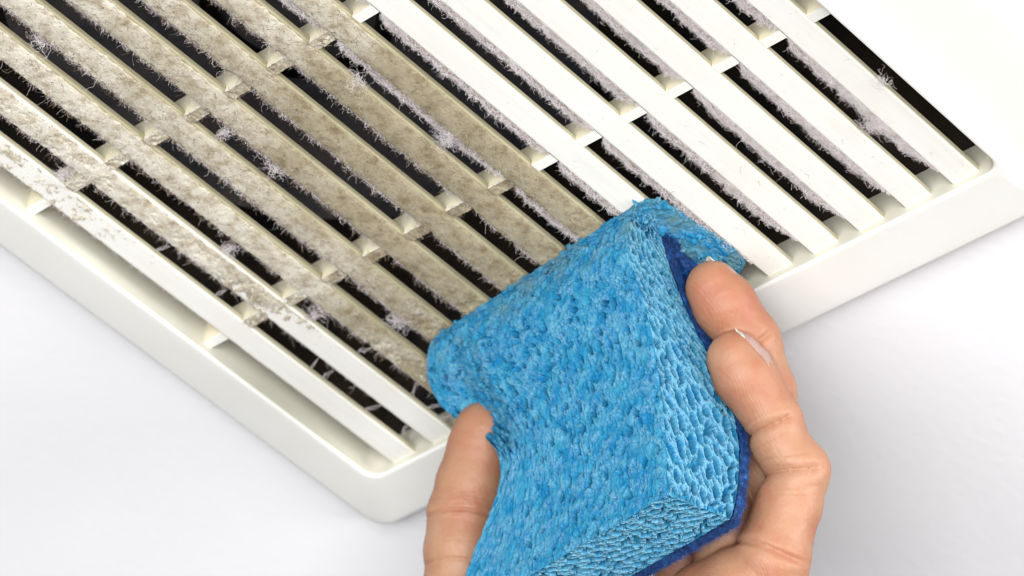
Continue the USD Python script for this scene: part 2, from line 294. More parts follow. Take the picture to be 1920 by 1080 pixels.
# ------------------------------------------------------------------ dust
dust = thing('dust', 'grey brown dust felt and fuzz clinging to the vent slats', 'dust', (20, -122, 0), kind='stuff')
dv, df, fib, fibd = [], [], [], []
off = 0
def wiped(X, Y):
    """0 = wiped clean, 1 = full dust, by where the sponge has been."""
    lim = -42 + 12 * (fbm(np.stack([X * .12, Y * .12, X * 0 + 3], -1), 3, 5) - .5) * 2
    k = -Y / PITCH
    lim = np.where(k > 10.7, -70 + (k - 10.7) * 42, lim)
    return 1 / (1 + np.exp(-(X - lim) / 11.0))
AMT = {6: 1.0, 7: 1.0, 8: 1.0, 9: 1.0, 10: 1.0, 11: 0.95, 12: 0.78, 13: 0.42}
for k, amt in AMT.items():
    nx, ny = 560, 34
    xs = np.linspace(X0 + 1.5, 150, nx); vs = np.linspace(-0.06, 1.0, ny)
    X, V = np.meshgrid(xs, vs, indexing='ij')
    y1 = -k * PITCH
    # the -Y edge is ragged and overhangs, the +Y edge stops short of the slat edge
    rag = (fbm(np.stack([xs * 0.9, xs * 0 + k * 7.1, xs * 0], -1), 5, 3) - 0.42) * 3.2
    rag2 = (fbm(np.stack([xs * 0.5, xs * 0 + k * 3.7, xs * 0 + 9], -1), 4, 8) - 0.3) * 1.9
    ya = y1 - SW - 0.1 - np.clip(rag * .7 - .3, -0.6, 1.1); yb = y1 - 0.55 - np.clip(rag2 * .8 - .2, -.2, 1.5)
    Y = yb[:, None] + (ya - yb)[:, None] * np.clip(V, 0, 1)
    p3 = np.stack([X, Y, X * 0], -1)
    n1 = fbm(p3 * 0.55, 4, 21 + k); n2 = fbm(p3 * 2.6, 3, 4); n3 = fbm(p3 * 0.16, 3, 50)
    cover = amt * wiped(X, Y)
    th = (n1 - 0.5) * 1.45 + (n2 - 0.5) * 1.0 + (n3 - .5) * 0.5 + (cover - 0.55) * 2.0 + 0.10
    th = np.where(th > .35, .35 + np.minimum(th - .35, .9) * .35, th); th = np.clip(th, -0.5, 1.0) * 0.62
    edge = np.clip(np.minimum((V + .06) / 0.07, (1.0 - V) / 0.05), 0, 1) ** 0.6
    th = th * edge - (1 - edge) * 0.15
    Z = -th - 0.02 - .45 * np.clip(1 - (2 * np.clip(V, 0, 1) - 1) ** 2, 0, 1) * np.clip(th * 3 + .2, 0, 1)
    over = np.clip((y1 - SW + 0.1 - Y) / 1.2, 0, 1)
    Z = Z + over * 0.9 + np.where(Y > y1 - .75, .75 - np.sqrt(np.maximum(.75 ** 2 - (Y - y1 + .75) ** 2, .01)), 0)
    P = np.stack([X, Y, Z], -1).reshape(-1, 3)
    dv.append(P); df.append(grid_faces(nx, ny)[:, ::-1] + off); off += len(P)
    # fibres lying on the felt
    n = int(2000 * amt); idx = rng.integers(0, len(P), n); keep = th.reshape(-1)[idx] > 0.0
    ro = P[idx[keep]] + [0, 0, -0.05]; d = rng.normal(0, 1, (len(ro), 3)) * [1, 1, 0.25]
    c = curl(ro, d, rng.uniform(1, 3.5, len(ro)), 5, 0.45); c[..., 2] = np.minimum(c[..., 2], ro[:, None, 2] + 0.03)
    (fibd if k < 12 else fib).append(c[::2]); (fibd if k < 10 else fib).append(c[1::2])
    # fringe on the -Y edge
    n = int(3400 * amt); i = rng.integers(0, nx, n); w = wiped(xs[i], xs[i] * 0 + y1 - 5)
    ok = (rng.random(n) < w) & (fbm(np.stack([xs[i] * .4, xs[i] * 0 + k, xs[i] * 0], -1), 3, 77) > 0.40)
    i = i[ok]; ro = np.c_[xs[i], ya[i] + 0.5, rng.uniform(-0.1, 1.2, len(i))]
    d = np.c_[rng.normal(0, .6, len(i)), -np.ones(len(i)), rng.normal(0.05, .4, len(i))]
    c = curl(ro, d, rng.gamma(3.0, 0.55, len(i)) + .3, 5, 0.55)
    fib.append(c[::2]); fibd.append(c[1::2])
for xr in RIBS[:2]:
    for k in range(6, 13):
        yb = -k * PITCH - SW
        g1, g2 = np.linspace(xr - .25, xr + 3.5, 14), np.linspace(-(k + 1) * PITCH, yb, 24)
        X, Y = np.meshgrid(g1, g2, indexing='ij')
        Z = -((fbm(np.stack([X * .8, Y * .8, X * 0], -1), 4, 44) - .5) * 1.1 + .34 + (.10 if xr > 1 else -.06) - (.22 if k > 10 else 0))
        P = np.stack([X, Y, Z], -1).reshape(-1, 3); dv.append(P); df.append(grid_faces(14, 24)[:, ::-1] + off); off += len(P)
        n = 120; i = rng.integers(0, len(P), n); i = i[P[i, 2] < 0]
        fibd.append(curl(P[i] - [0, 0, .05], rng.normal(0, 1, (len(i), 3)) * [1, 1, .3], rng.uniform(.8, 2.2, len(i)), 5, .5))
for k in range(0, 6):
    n = 34; ro = np.c_[rng.uniform(X0 + 3, 110, n), -k * PITCH - rng.uniform(.6, SW - .6, n), np.full(n, -.05)]
    fibd.append(curl(ro, rng.normal(0, 1, (n, 3)) * [1, 1, .1], rng.gamma(2, .35, n) + .2, 5, .5))
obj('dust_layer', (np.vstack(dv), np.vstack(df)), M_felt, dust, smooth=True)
# wads in the slots, on the -Y flank of every slat (thick under the wiped slats)
dv, df, off = [], [], 0
for k in range(14):
    y = -k * PITCH - SW
    thick = 3.0 if k < 5 else (2.8 if k < 7 else (1.15 if k < 11 else 0.5))
    nx, na = 620, 14
    xs = np.linspace(X0 + 0.5, 150, nx); an = np.linspace(0, math.pi, na)
    X, A = np.meshgrid(xs, an, indexing='ij')
    big = fbm(np.stack([xs * 0.35, xs * 0 + k * 3.3, xs * 0], -1), 3, 61)[:, None]
    p3 = np.stack([X * .9, A * 1.6 + k * 11, X * 0], -1)
    ampl = thick * (0.45 + 0.9 * big) + (fbm(p3 * 1.3, 4, 90) - .5) * 1.7 + (fbm(np.stack([X * 3.1, A * 4, X * 0], -1), 3, 91) - .5) * .8
    fade = np.clip((xs - (X0 + 6)) / 14, 0, 1)[:, None]
    for xr in RIBS: fade = fade * np.clip(np.abs(xs - xr - 1.7) / 5 - 0.35, 0, 1)[:, None]
    if k >= 6: fade = fade * (0.35 + 0.65 * wiped(X[:, :1], X[:, :1] * 0 + y))
    ampl = np.clip(ampl, 0.02, 4) * fade
    Y = y + 0.12 - np.sin(A) ** 0.7 * ampl; Z = 1.45 - np.cos(A) * 1.3 + np.sin(A) * (ampl * .10 - .1)
    P = np.stack([X, Y, Z], -1).reshape(-1, 3)
    dv.append(P); df.append(grid_faces(nx, na) + off); off += len(P)
    n = int((21000 if k < 7 else 7000) * (1 if k < 11 else 0.4)); i = rng.integers(0, nx, n); j = rng.integers(0, na - 4, n)
    A2 = ampl[i, j]; ok = A2 > 0.25; i, j, A2 = i[ok], j[ok], A2[ok]
    ro = np.c_[xs[i], Y[i, j] + 0.15, Z[i, j]]
    d = np.c_[rng.normal(0, .8, len(i)), -np.ones(len(i)) * .9, rng.normal(-0.2, .7, len(i))]
    c = curl(ro, d, (rng.gamma(3.0, 0.34, len(i)) + .3) * np.clip(A2, .6, 1.3), 8, 1.0)
    (fib if k < 7 else fibd).append(c[::3]); fib.append(c[1::3]); fib.append(c[2::3])
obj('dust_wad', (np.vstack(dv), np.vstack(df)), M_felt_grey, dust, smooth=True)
FK = {}
for q in fib: FK.setdefault(q.shape[1], []).append(q)
for q in FK.values():
    F = np.vstack(q); fibres('dust_fibre', F, rng.uniform(0.04, 0.085, len(F)), M_fibre, dust)
FK = {}
for q in fibd: FK.setdefault(q.shape[1], []).append(q)
for q in FK.values():
    F = np.vstack(q); fibres('dirt_fibre', F, rng.uniform(0.05, 0.09, len(F)), M_fibre_dark, dust)

def tuft(px, py, size, n, label, z=0.4, stretch=(1, 1), seed=1):
    rg = np.random.default_rng(seed)
    c = on_plane(px, py, z)
    n = int(n * 1.3)
    ro = c + rg.normal(0, 1, (n, 3)) * np.array([size * .6 * stretch[0], size * .55 * stretch[1], size * .3])
    d = rg.normal(0, 1, (n, 3)) * np.array([1.0 * stretch[0], 1.0 * stretch[1], 0.5]) + np.array([0, 0, .1])
    P = curl(ro, d, rg.gamma(2.5, size * .55, n) + size * .4, 16, 0.62, rg)
    P = c + (P - c) * np.array([1, 1, .7])
    t = fibres('lint_tuft', P, rg.uniform(0.05, 0.12, n), M_fibre)
    tag(t, label, 'lint tuft', group='lint tufts hanging in the vent slots')
tuft(1652, 152, 2.0, 70, 'white lint tuft alone in the clean slot beside the vent frame', seed=2)
tuft(1640, 236, 2.6, 150, 'largest white lint tuft, hanging between two clean slats right of the sponge', seed=3)
tuft(76, 78, 2.2, 70, 'pale lint tuft with a bluish strand near the left edge', seed=4)
tuft(120, 328, 2.6, 80, 'white lint tuft caught at the crosspiece nearest the lower left frame', stretch=(.6, 1.4), seed=5)
tuft(420, 250, 2.2, 60, 'thin hanging lint tuft in the slot under the second row of crosspieces', stretch=(.6, 1.5), seed=6)
tuft(665, 150, 2.6, 110, 'brownish lint tuft across the slot left of the cleaned slats', seed=7)
tuft(590, 590, 3.0, 70, 'white web-like lint tuft just past the lower crosspiece row', stretch=(.7, 1.6), seed=8)
tuft(745, 602, 2.8, 90, 'curly white lint tuft beside the left top corner of the sponge', seed=9)
tuft(432, 466, 2.4, 60, 'small white lint tuft bridging a slot at lower left', stretch=(.7, 1.5), seed=10)
tuft(840, 262, 2.6, 100, 'brown grey lint tuft bridging the slot above the sponge', stretch=(.7, 1.4), seed=11)
tuft(520, 318, 2.4, 70, 'grey lint tuft in the middle of the dirty slats', seed=12)
def strand(a, b, label, seed):
    rg = np.random.default_rng(seed)
    A, B = on_plane(*a, 0.5), on_plane(*b, 0.4); t = np.linspace(0, 1, 12)[:, None]
    P = []
    for q in range(4):
        w = np.cumsum(rg.normal(0, .26, (12, 3)), 0); w -= t * w[-1]
        P.append(A + (B - A) * t + w + rg.normal(0, .12, 3))
    s = fibres('lint_strand', np.array(P), 0.10, M_fibre); tag(s, label, 'lint strand', group='lint strands across the lower left slots')
for i, (a, b, l) in enumerate([((582, 688), (596, 672), 'short lint strand across the lowest slot, upper one of a close pair'),
        ((608, 707), (624, 694), 'short lint strand across the lowest slot, lower one of a close pair'),
        ((684, 768), (716, 757), 'lint strand across the lowest slot, halfway between crosspiece and slot end'),
        ((755, 812), (764, 790), 'steep lint strand near the end of the lowest slot'),
        ((770, 822), (783, 806), 'last lint strand at the end of the lowest slot'),
        ((670, 662), (700, 652), 'bowed lint strand in the slot above the lowest one'),
        ((804, 765), (842, 756), 'lint strand beside the thumb, upper one'),
        ((822, 788), (856, 775), 'lint strand beside the thumb, lower one'),
        ((774, 742), (782, 716), 'upright lint strand left of the sponge corner'),
        ((404, 553), (424, 543), 'lint strand before the lower crosspiece of the lowest slot'),
        ((294, 470), (318, 462), 'lint strand in the lowest slot at far left')]):
    strand(a, b, l, 100 + i)

# ------------------------------------------------------------------ sponge: a slab bent over at the top, pad on the inside of the bend
SM = Rot.from_rotvec([-0.4679420186203857, 0.7822832832785114, -0.3123324659566562]).as_matrix()   # camera-frame columns: right-hand side, down, back
SO = px2cam(1250.385, 927.517, 1212.871)
SWID = 94.0
WV, DV, TB = SM.T
def on_side(x, y):
    """Pixel -> point (vent mm) on the sponge's right-hand side; what would enter the vent slides out in front of it."""
    ray = np.array([(x - 960) / FPX, (y - 540) / FPX, 1.0]); d = (SO @ WV) / (ray @ WV)
    p = cam2mm(ray * d)[0]
    zmax = -0.5
    if p[2] > zmax: p = on_plane(x, y, zmax)
    return p
def smooth_path(pts, n):
    P = np.array([on_side(*q) for q in pts]); s = np.r_[0, np.cumsum(np.linalg.norm(np.diff(P, axis=0), axis=1))]
    from scipy.interpolate import PchipInterpolator
    return PchipInterpolator(np.linspace(0, 1, len(pts)), P)(np.linspace(0, 1, n))
outer = [(1250, 928), (1248, 850), (1242, 765), (1232, 690), (1218, 615), (1201, 550), (1185, 500), (1176, 450), (1180, 405), (1200, 378), (1237, 372), (1276, 397), (1315, 424), (1350, 446), (1380, 468), (1400, 492)]
inner = [(1372, 975), (1385, 915), (1388, 850), (1376, 775), (1348, 700), (1314, 635), (1290, 585), (1270, 535), (1254, 490), (1244, 458), (1244, 440), (1252, 436), (1264, 448), (1292, 482), (1325, 515), (1368, 548)]
padin = [(1386, 982), (1400, 918), (1403, 850), (1390, 774), (1361, 698), (1337, 640), (1312, 595), (1290, 550), (1272, 510), (1261, 478), (1257, 462), (1259, 461), (1264, 470), (1282, 500), (1313, 531), (1357, 562)]
DIRW = cam2mm(SO + WV)[0] - cam2mm(SO)[0]; DIRD = cam2mm(SO + DV)[0] - cam2mm(SO)[0]; DIRT = cam2mm(SO + TB)[0] - cam2mm(SO)[0]
SO_mm = cam2mm(SO)[0]
def deform(P, u):
    """Thumb pressed into the left-hand end; the corner above it turned back."""
    v = -(P - SO_mm) @ DIRD
    s = (u / SWID)
    notch = 25 * np.exp(-((v - 44) / 15.4) ** 2 / 2) * np.clip(s, 0, 1) ** 2.5
    back = 15 * np.clip((s - 0.73) / 0.12, 0, 1) * np.clip((v - 46) / 10, 0, 1) * np.clip((96 - v) / 26, 0, 1)
    wave = 1.2 * np.sin(v * .09) * s
    return P + DIRW * notch[:, None] + RM[2] * back[:, None] + DIRT * wave[:, None]
def slab(curves, na, nb, nu):
    """Six faces of a bent slab; returns list of (points, faces, normals, kind, params)."""
    cs = [smooth_path(c, na) for c in curves]
    C0, C1 = cs
    def at(ia, b, u):
        f = ia * (na - 1); i0 = np.clip(np.floor(f).astype(int), 0, na - 2); fr = (f - i0)[:, None]
        p = (C0[i0] * (1 - fr) + C0[i0 + 1] * fr) * (1 - b)[:, None] + (C1[i0] * (1 - fr) + C1[i0 + 1] * fr) * b[:, None]
        return deform(p - DIRW * u[:, None], u)
    L = np.linalg.norm(np.diff(C0, axis=0), axis=1).sum()
    return at, L
def face(at, ka, kb, fixed, kind):
    g1, g2 = np.linspace(0, 1, ka), np.linspace(0, 1, kb)
    A, B = [q.ravel() for q in np.meshgrid(g1, g2, indexing='ij')]
    o = np.full(len(A), float(fixed))
    if kind == 'front': a, b, u = A, o, B * SWID
    elif kind == 'side': a, b, u = A, B, o * SWID
    else: a, b, u = o, A, B * SWID
    P = at(a, b, u)
    return P, grid_faces(ka, kb), (a, b, u)
def normals(P, f):
    t = np.vstack([f[:, [0, 1, 2]], f[:, [0, 2, 3]]]); fn = np.cross(P[t[:, 1]] - P[t[:, 0]], P[t[:, 2]] - P[t[:, 0]])
    n = np.zeros_like(P)
    for q in range(3): np.add.at(n, t[:, q], fn)
    return n / np.maximum(np.linalg.norm(n, axis=1, keepdims=True), 1e-12)
def pores(c2, n, r_lo, r_hi, depth, elong, rg, soft=0.3, turn=0.28, gap=1.0):
    """Depth field of n elliptical pores over 2-D coordinates c2 (mm)."""
    lo, hi = c2.min(0), c2.max(0)
    r = np.sort(r_lo + (r_hi - r_lo) * rg.random(n) ** 2.3)[::-1]; el = elong * rg.uniform(.7, 1.3, n)
    an = rg.normal(0, turn, n); dp = depth * rg.uniform(.6, 1.2, n)
    cen, kept, sc = [], [], np.array([1 / elong, 1.0]); grid = {}; g = 2 * r_hi
    for q in range(n):                                   # dart throwing, largest first
        for _ in range(6):
            c = rg.uniform(lo, hi); cs = c * sc; key = (int(cs[0] // g), int(cs[1] // g))
            if all(np.hypot(*(cs - o)) > gap * (r[q] + ro) for dx in (-1, 0, 1) for dy in (-1, 0, 1) for o, ro in grid.get((key[0] + dx, key[1] + dy), ())):
                grid.setdefault(key, []).append((cs, r[q])); cen.append(c); kept.append(q); break
    r, el, an, dp = r[kept], el[kept], an[kept], dp[kept]; n = len(kept)
    tree = cKDTree(c2); out = np.zeros(len(c2))
    for q in range(n):
        idx = tree.query_ball_point(cen[q], r[q] * max(el[q], 1) * 1.3)
        if not idx: continue
        d = c2[idx] - cen[q]; ca, sa = math.cos(an[q]), math.sin(an[q])
        x = (d[:, 0] * ca + d[:, 1] * sa) / (r[q] * el[q]); y = (-d[:, 0] * sa + d[:, 1] * ca) / r[q]
        rr = np.sqrt(x * x + y * y); rr = rr * (1 + .38 * (fbm(np.c_[c2[idx] * 1.1, np.full(len(idx), q * 1.3)], 3, 5) - .5))
        h = np.clip((1.0 - rr) / soft, 0, 1); h = h * h * (3 - 2 * h)
        out[idx] = np.maximum(out[idx], h * dp[q] * min(1, r[q] / .7))
    return out
sponge = thing('sponge', 'blue cellulose sponge bent against the vent slats', 'sponge', SO_mm)
at, LEN = slab((outer, inner), 200, 0, 0)
cut_v, cut_f, cut_o, cut_w = [], [], 0, []
front_parts = []
srg = np.random.default_rng(11)
for kind, fixed, ka, kb, flip in (('front', 0, 500, 330, False), ('side', 0, 540, 110, True), ('end', 0, 105, 340, True), ('side', 1, 200, 40, False), ('end', 1, 50, 140, False), ('front', 1, 160, 60, True)):
    P, f, (a, b, u) = face(at, ka, kb, fixed, kind)
    n = normals(P, f)
    # outward: away from the slab's middle
    ctr = at(np.clip(a, .02, .98), np.full(len(a), .5), np.clip(u, 3, SWID - 3))
    if np.mean(np.einsum('ij,ij->i', n, P - ctr)) < 0: n = -n; f = f[:, ::-1]
    # distance to this face's border, to fade the pores and round the edge
    if kind == 'front': c2 = np.c_[a * LEN, u]; bd = np.minimum.reduce([a * LEN, u, SWID - u, (1 - a) * LEN])
    elif kind == 'side': c2 = np.c_[a * LEN, b * 25]; bd = np.minimum.reduce([a * LEN, b * 25, (1 - b) * 25, (1 - a) * LEN])
    else: c2 = np.c_[u, b * 25]; bd = np.minimum.reduce([u, b * 25, (1 - b) * 25, SWID - u])
    rough = (fbm(P * 0.5, 4, 3) - .5) * 1.3 + (fbm(P * 2.2, 3, 9) - .5) * 0.55
    if kind == 'front' and fixed == 0:
        h = pores(c2, 900, .26, 1.05, 3.4, 1.5, srg, .22, .6, 1.2) + pores(c2, 3000, .22, .5, .7, 1.3, srg, .7, 1.2)
        h = h + np.clip(fbm(np.c_[c2 * [.42, .6], c2[:, 0] * 0], 4, 71) - .60, 0, .2) * 9 + np.clip(fbm(np.c_[c2 * [1.3, 1.8], c2[:, 0] * 0], 3, 72) - .58, 0, .2) * 3.5
        flakes = np.clip(fbm(P * .33, 3, 15) - .5, 0, 1) * 1.2
        calm = 1 - .65 * np.clip((a * LEN - 78) / 10, 0, 1)
        disp = rough * .5 + flakes * calm - h * calm
    elif fixed == 0:
        area = np.prod(np.ptp(c2, axis=0))
        h = np.maximum(pores(c2, int(area * .75), .26, 1.3, 3.6, 1.7, srg, .22, .35, 1.04), pores(c2, int(area * 1.2), .18, .32, 1.2, 1.4, srg, .45, .5, 1.05))
        disp = rough * .22 - h * (1 - .7 * np.clip((a * LEN - 84) / 8, 0, 1)) * (1.0 if kind == 'side' else 1.0)
    else: disp = rough * 1.6
    h = h if fixed == 0 and not (kind == 'front' and ka < 200) else np.full(len(P), .6)
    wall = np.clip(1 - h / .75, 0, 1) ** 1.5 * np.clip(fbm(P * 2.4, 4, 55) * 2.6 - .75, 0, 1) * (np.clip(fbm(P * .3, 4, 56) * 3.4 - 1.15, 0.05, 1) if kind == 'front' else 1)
    # shared edge: same displacement on both faces there (depends on position only), slightly rounded
    e = np.clip(bd / (1.1 if kind == 'front' else .65), 0, 1); e = e * e * (3 - 2 * e)
    # rounding: pull the border in along the direction to the slab's middle
    inward = ctr - P; inward /= np.maximum(np.linalg.norm(inward, axis=1, keepdims=True), 1e-9)
    edge_noise = (fbm(P * .55, 5, 33) - .42) * (2.0 + .8 * np.clip((u - 60) / 30, 0, 1)) + (fbm(P * 3.1, 2, 34) - .5) * .7
    P2 = P + n * (disp * e)[:, None] + inward * ((1 - e) * (0.35 + edge_noise * .5))[:, None]
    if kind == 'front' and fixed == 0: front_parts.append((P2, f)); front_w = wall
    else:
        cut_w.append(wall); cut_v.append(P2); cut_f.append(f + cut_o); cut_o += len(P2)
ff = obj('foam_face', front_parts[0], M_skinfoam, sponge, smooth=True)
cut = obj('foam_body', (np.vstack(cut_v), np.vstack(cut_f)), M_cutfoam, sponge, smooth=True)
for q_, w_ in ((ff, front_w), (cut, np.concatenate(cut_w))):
    UsdGeom.PrimvarsAPI(q_).CreatePrimvar('frayed_shading', Sdf.ValueTypeNames.FloatArray, 'vertex').Set(Vt.FloatArray.FromNumpy(w_.astype(np.float32)))
atp, LP = slab((inner, padin), 200, 0, 0)
pv, pf, po = [], [], 0; pfib = []
for kind, fixed, ka, kb in (('side', 0, 300, 16), ('end', 0, 16, 180), ('front', 1, 200, 120), ('side', 1, 80, 8), ('end', 1, 10, 80)):
    P, f, (a, b, u) = face(atp, ka, kb, fixed, kind); n = normals(P, f)
    ctr = atp(np.clip(a, .02, .98), np.full(len(a), .5), np.clip(u, 2, SWID - 2))
    if np.mean(np.einsum('ij,ij->i', n, P - ctr)) < 0: n = -n; f = f[:, ::-1]
    P2 = P + n * ((fbm(P * .8, 4, 70) - .4) * 1.5)[:, None]
    pv.append(P2); pf.append(f + po); po += len(P2)
    if fixed == 0 or kind == 'front':
        q = 9000 if kind != 'front' else 4000
        i = srg.integers(0, len(P2), q); pfib.append(curl(P2[i] - n[i] * .2, n[i] + srg.normal(0, .7, (q, 3)), srg.gamma(3, .33, q) + .4, 6, .75, srg))
pad = obj('scouring_pad', (np.vstack(pv), np.vstack(pf)), M_pad, sponge, smooth=True)
F = np.vstack(pfib); fibres('pad_fibre', F, srg.uniform(.08, .15, len(F)), M_pad, pad)

# ------------------------------------------------------------------ hand: one skin from a signed distance field
def J(x, y, d, r): return np.r_[cam2mm(px2cam(x, y, d))[0], r * d / FPX]     # joint by where it shows, its distance and its radius in picture px
def side_depth(x, y, off):
    """Distance at which a point off mm out from the sponge's right side lies."""
    ray = np.array([(x - 960) / FPX, (y - 540) / FPX, 1.0]); return (SO @ WV + off) / (ray @ WV)
dI, dM = side_depth(1335, 540, 8.0), side_depth(1376, 678, 7.5)
chains = {
    'index': [J(1337, 541, dI, 52), J(1358, 572, dI, 58), J(1408, 640, dI + 1, 55), J(1438, 735, dI + 2, 54), J(1440, 960, dM + 16, 66)],
    'middle': [J(1378, 673, dM, 53), J(1396, 704, dM, 59), J(1452, 792, dM - 1, 52), J(1462, 830, dM - 1, 53), J(1495, 884, dM - 2, 61), J(1478, 950, dM - 4, 61), J(1446, 1050, dM - 7, 72), J(1420, 1180, dM - 2, 92)],
    'ring': [J(1255, 760, 1287, 50), J(1300, 850, 1277, 54), J(1350, 950, 1262, 58), J(1380, 1120, dM + 10, 80)],
    'little': [J(1180, 850, 1296, 44), J(1215, 930, 1288, 48), J(1270, 1020, 1275, 52), J(1310, 1170, dM + 25, 75)],
    'thumb': [J(908, 809, 1308, 57), J(905, 842, 1308, 65), J(886, 905, 1306, 66), J(870, 965, 1304, 68), J(866, 1030, 1301, 69), J(868, 1110, 1300, 74), J(930, 1260, 1285, 105), J(1060, 1440, 1240, 135)],
    'palm_a': [J(1440, 1050, dM + 8, 72), J(1390, 1130, dM + 4, 100), J(1330, 1280, 1235, 130), J(1200, 1480, 1215, 150)],
    'palm_b': [J(1320, 1150, 1262, 85), J(1230, 1300, 1255, 125), J(1120, 1480, 1225, 140)],
    'palm_c': [J(1000, 1330, 1272, 110), J(1160, 1330, 1258, 130)],
    'web': [J(1392, 1112, dM - 4, 90), J(1330, 1170, dM + 10, 95)],
    'wrist': [J(1150, 1500, 1215, 165), J(1110, 1850, 1120, 180), J(1060, 2500, 960, 260)],
}
def round_cone(p, a, b):
    ba = b[:3] - a[:3]; l2 = ba @ ba; h = np.clip(((p - a[:3]) @ ba) / l2, 0, 1)
    return np.linalg.norm(p - a[:3] - h[:, None] * ba, axis=1) - (a[3] + (b[3] - a[3]) * h)
def smin(a, b, k):
    h = np.clip(.5 + .5 * (b - a) / k, 0, 1); return b + (a - b) * h - k * h * (1 - h)
def crease(p, d, c, axis, across, depth, w, half):
    """A skin fold: groove in the plane through c normal to axis, on the side `across` points to."""
    q = p - c; t = q @ axis; s = q @ across; lat = np.cross(axis, across); l = q @ lat
    t = t - 0.012 * l * l - .06 * l
    return d + depth * np.exp(-(t / w) ** 2) * np.clip((s + half) / half, 0, 1)
def un(v): return v / np.linalg.norm(v)
IMR, IMD, IMF = RM[0], RM[1], RM[2]
def hand_sdf(p):
    parts = {}
    for n, c in chains.items():
        d = None
        for a, b in zip(c[:-1], c[1:]):
            e = round_cone(p, a, b); d = e if d is None else smin(d, e, 2.2)
        parts[n] = d
    M = chains['middle']; I = chains['index']; T = chains['thumb']
    ins = un(-IMR * .85 + IMD * .2 - IMF * .45)
    d = parts['middle']
    for (k, dep, w) in ((2, .8, 1.5), (4, 1.05, 1.8)):
        ax = un(M[k + 1][:3] - M[k - 1][:3]); ac = un(ins - ax * (ins @ ax)); d = crease(p, d, M[k][:3], ax, ac, dep, w, M[k][3] * .55); d = crease(p, d, M[k][:3], ax, ac, .45, .42, M[k][3] * .25)
    for k, offs in ((2, (-4.2, 4.6)), (4, (-5.0, 5.4, 8.0))):
        ax = un(M[k + 1][:3] - M[k - 1][:3]); ac = un(ins - ax * (ins @ ax))
        for i_, o_ in enumerate(offs): d = crease(p, d, M[k][:3] + ax * o_, un(ax + ac * (.12 * (i_ % 3 - 1))), ac, .12, .45, M[k][3] * .3)
    ax = un(M[6][:3] - M[5][:3]); ac = un(ins - ax * (ins @ ax)); d = crease(p, d, M[6][:3] - ax * 2, ax, ac, 1.1, 1.2, 8.)
    parts['middle'] = d
    d = parts['index']
    ax = un(I[2][:3] - I[1][:3]); ac = un(ins - ax * (ins @ ax)); parts['index'] = crease(p, d, I[2][:3], ax, ac, .9, 1.0, 6.)
    d = parts['thumb']
    ax = un(T[4][:3] - T[2][:3]); ac = un(-IMF - ax * (-IMF @ ax))
    d = crease(p, d, T[3][:3] + ax * .5, ax, ac, .6, .7, 4.); d = crease(p, d, T[4][:3] + ax * 5, ax, ac, .35, .7, 4.); 
    for i_, o_ in enumerate((-5.5, -4.2, -3.0, -1.8, 2.2, 3.6, 7.0, 10.0)): d = crease(p, d, T[3][:3] + ax * o_, un(ax + np.cross(ax, ac) * (.10 * (i_ % 3 - 1))), ac, .08, .36, 5.)
    parts['thumb'] = d
    palm = smin(smin(smin(parts['palm_a'], parts['palm_b'], 10), parts['palm_c'], 12), parts['wrist'], 12)
    palm = smin(palm, parts['web'], 4)
    d = smin(palm, parts['thumb'], 8)
    d = smin(d, parts['middle'], 1.6)
    oth = smin(parts['ring'], parts['little'], 1.0)
    fingers = smin(parts['index'], oth, 1.0)
    return smin(d, fingers, 1.2)
def surface_nets(lo, hi, h, fn):
    n = np.ceil((hi - lo) / h).astype(int) + 1
    g = [lo[i] + h * np.arange(n[i]) for i in range(3)]
    D = np.empty(n)
    for i in range(0, n[0], 8):
        q = np.stack(np.meshgrid(g[0][i:i + 8], g[1], g[2], indexing='ij'), -1)
        D[i:i + 8] = fn(q.reshape(-1, 3)).reshape(q.shape[:3])
    S = D < 0
    corners = [S[i:n[0] - 1 + i, j:n[1] - 1 + j, k:n[2] - 1 + k] for i in (0, 1) for j in (0, 1) for k in (0, 1)]
    cnt = sum(c.astype(int) for c in corners); active = (cnt > 0) & (cnt < 8)
    ids = -np.ones(active.shape, int); ids[active] = np.arange(active.sum())
    V = lo + h * (np.argwhere(active) + .5)
    for _ in range(6):                                   # project on to the surface
        d = fn(V); e = .05
        G = np.stack([(fn(V + e * ax) - d) / e for ax in np.eye(3)], 1)
        V = V - np.clip(d, -h, h)[:, None] * .8 * G / np.maximum((G * G).sum(1, keepdims=True), .3)
    F = []
    for ax in range(3):
        b, c = (ax + 1) % 3, (ax + 2) % 3
        sl0 = [slice(None)] * 3; sl1 = [slice(None)] * 3; sl0[ax] = slice(0, -1); sl1[ax] = slice(1, None)
        ch = S[tuple(sl0)] != S[tuple(sl1)]
        pos = np.argwhere(ch); pos = pos[(pos[:, b] > 0) & (pos[:, c] > 0) & (pos[:, b] < n[b] - 1) & (pos[:, c] < n[c] - 1)]
        inside = S[tuple(pos.T)]
        eb, ec = np.eye(3, dtype=int)[b], np.eye(3, dtype=int)[c]
        q = np.stack([ids[tuple((pos - eb - ec).T)], ids[tuple((pos - ec).T)], ids[tuple(pos.T)], ids[tuple((pos - eb).T)]], 1)
        q[~inside] = q[~inside][:, ::-1]; F.append(q)
    return V, np.vstack(F), fn
allj = np.vstack([np.array(c) for c in chains.values()])
V, Fq, _ = surface_nets((allj[:, :3] - allj[:, 3:]).min(0) - 3, (allj[:, :3] + allj[:, 3:]).max(0) + 3, 1.5, hand_sdf)
tm = trimesh.Trimesh(V, np.vstack([Fq[:, [0, 1, 2]], Fq[:, [0, 2, 3]]]), process=False)
hand = thing('hand', 'bare hand gripping the blue sponge between thumb and fingers', 'hand', chains['wrist'][-1][:3])
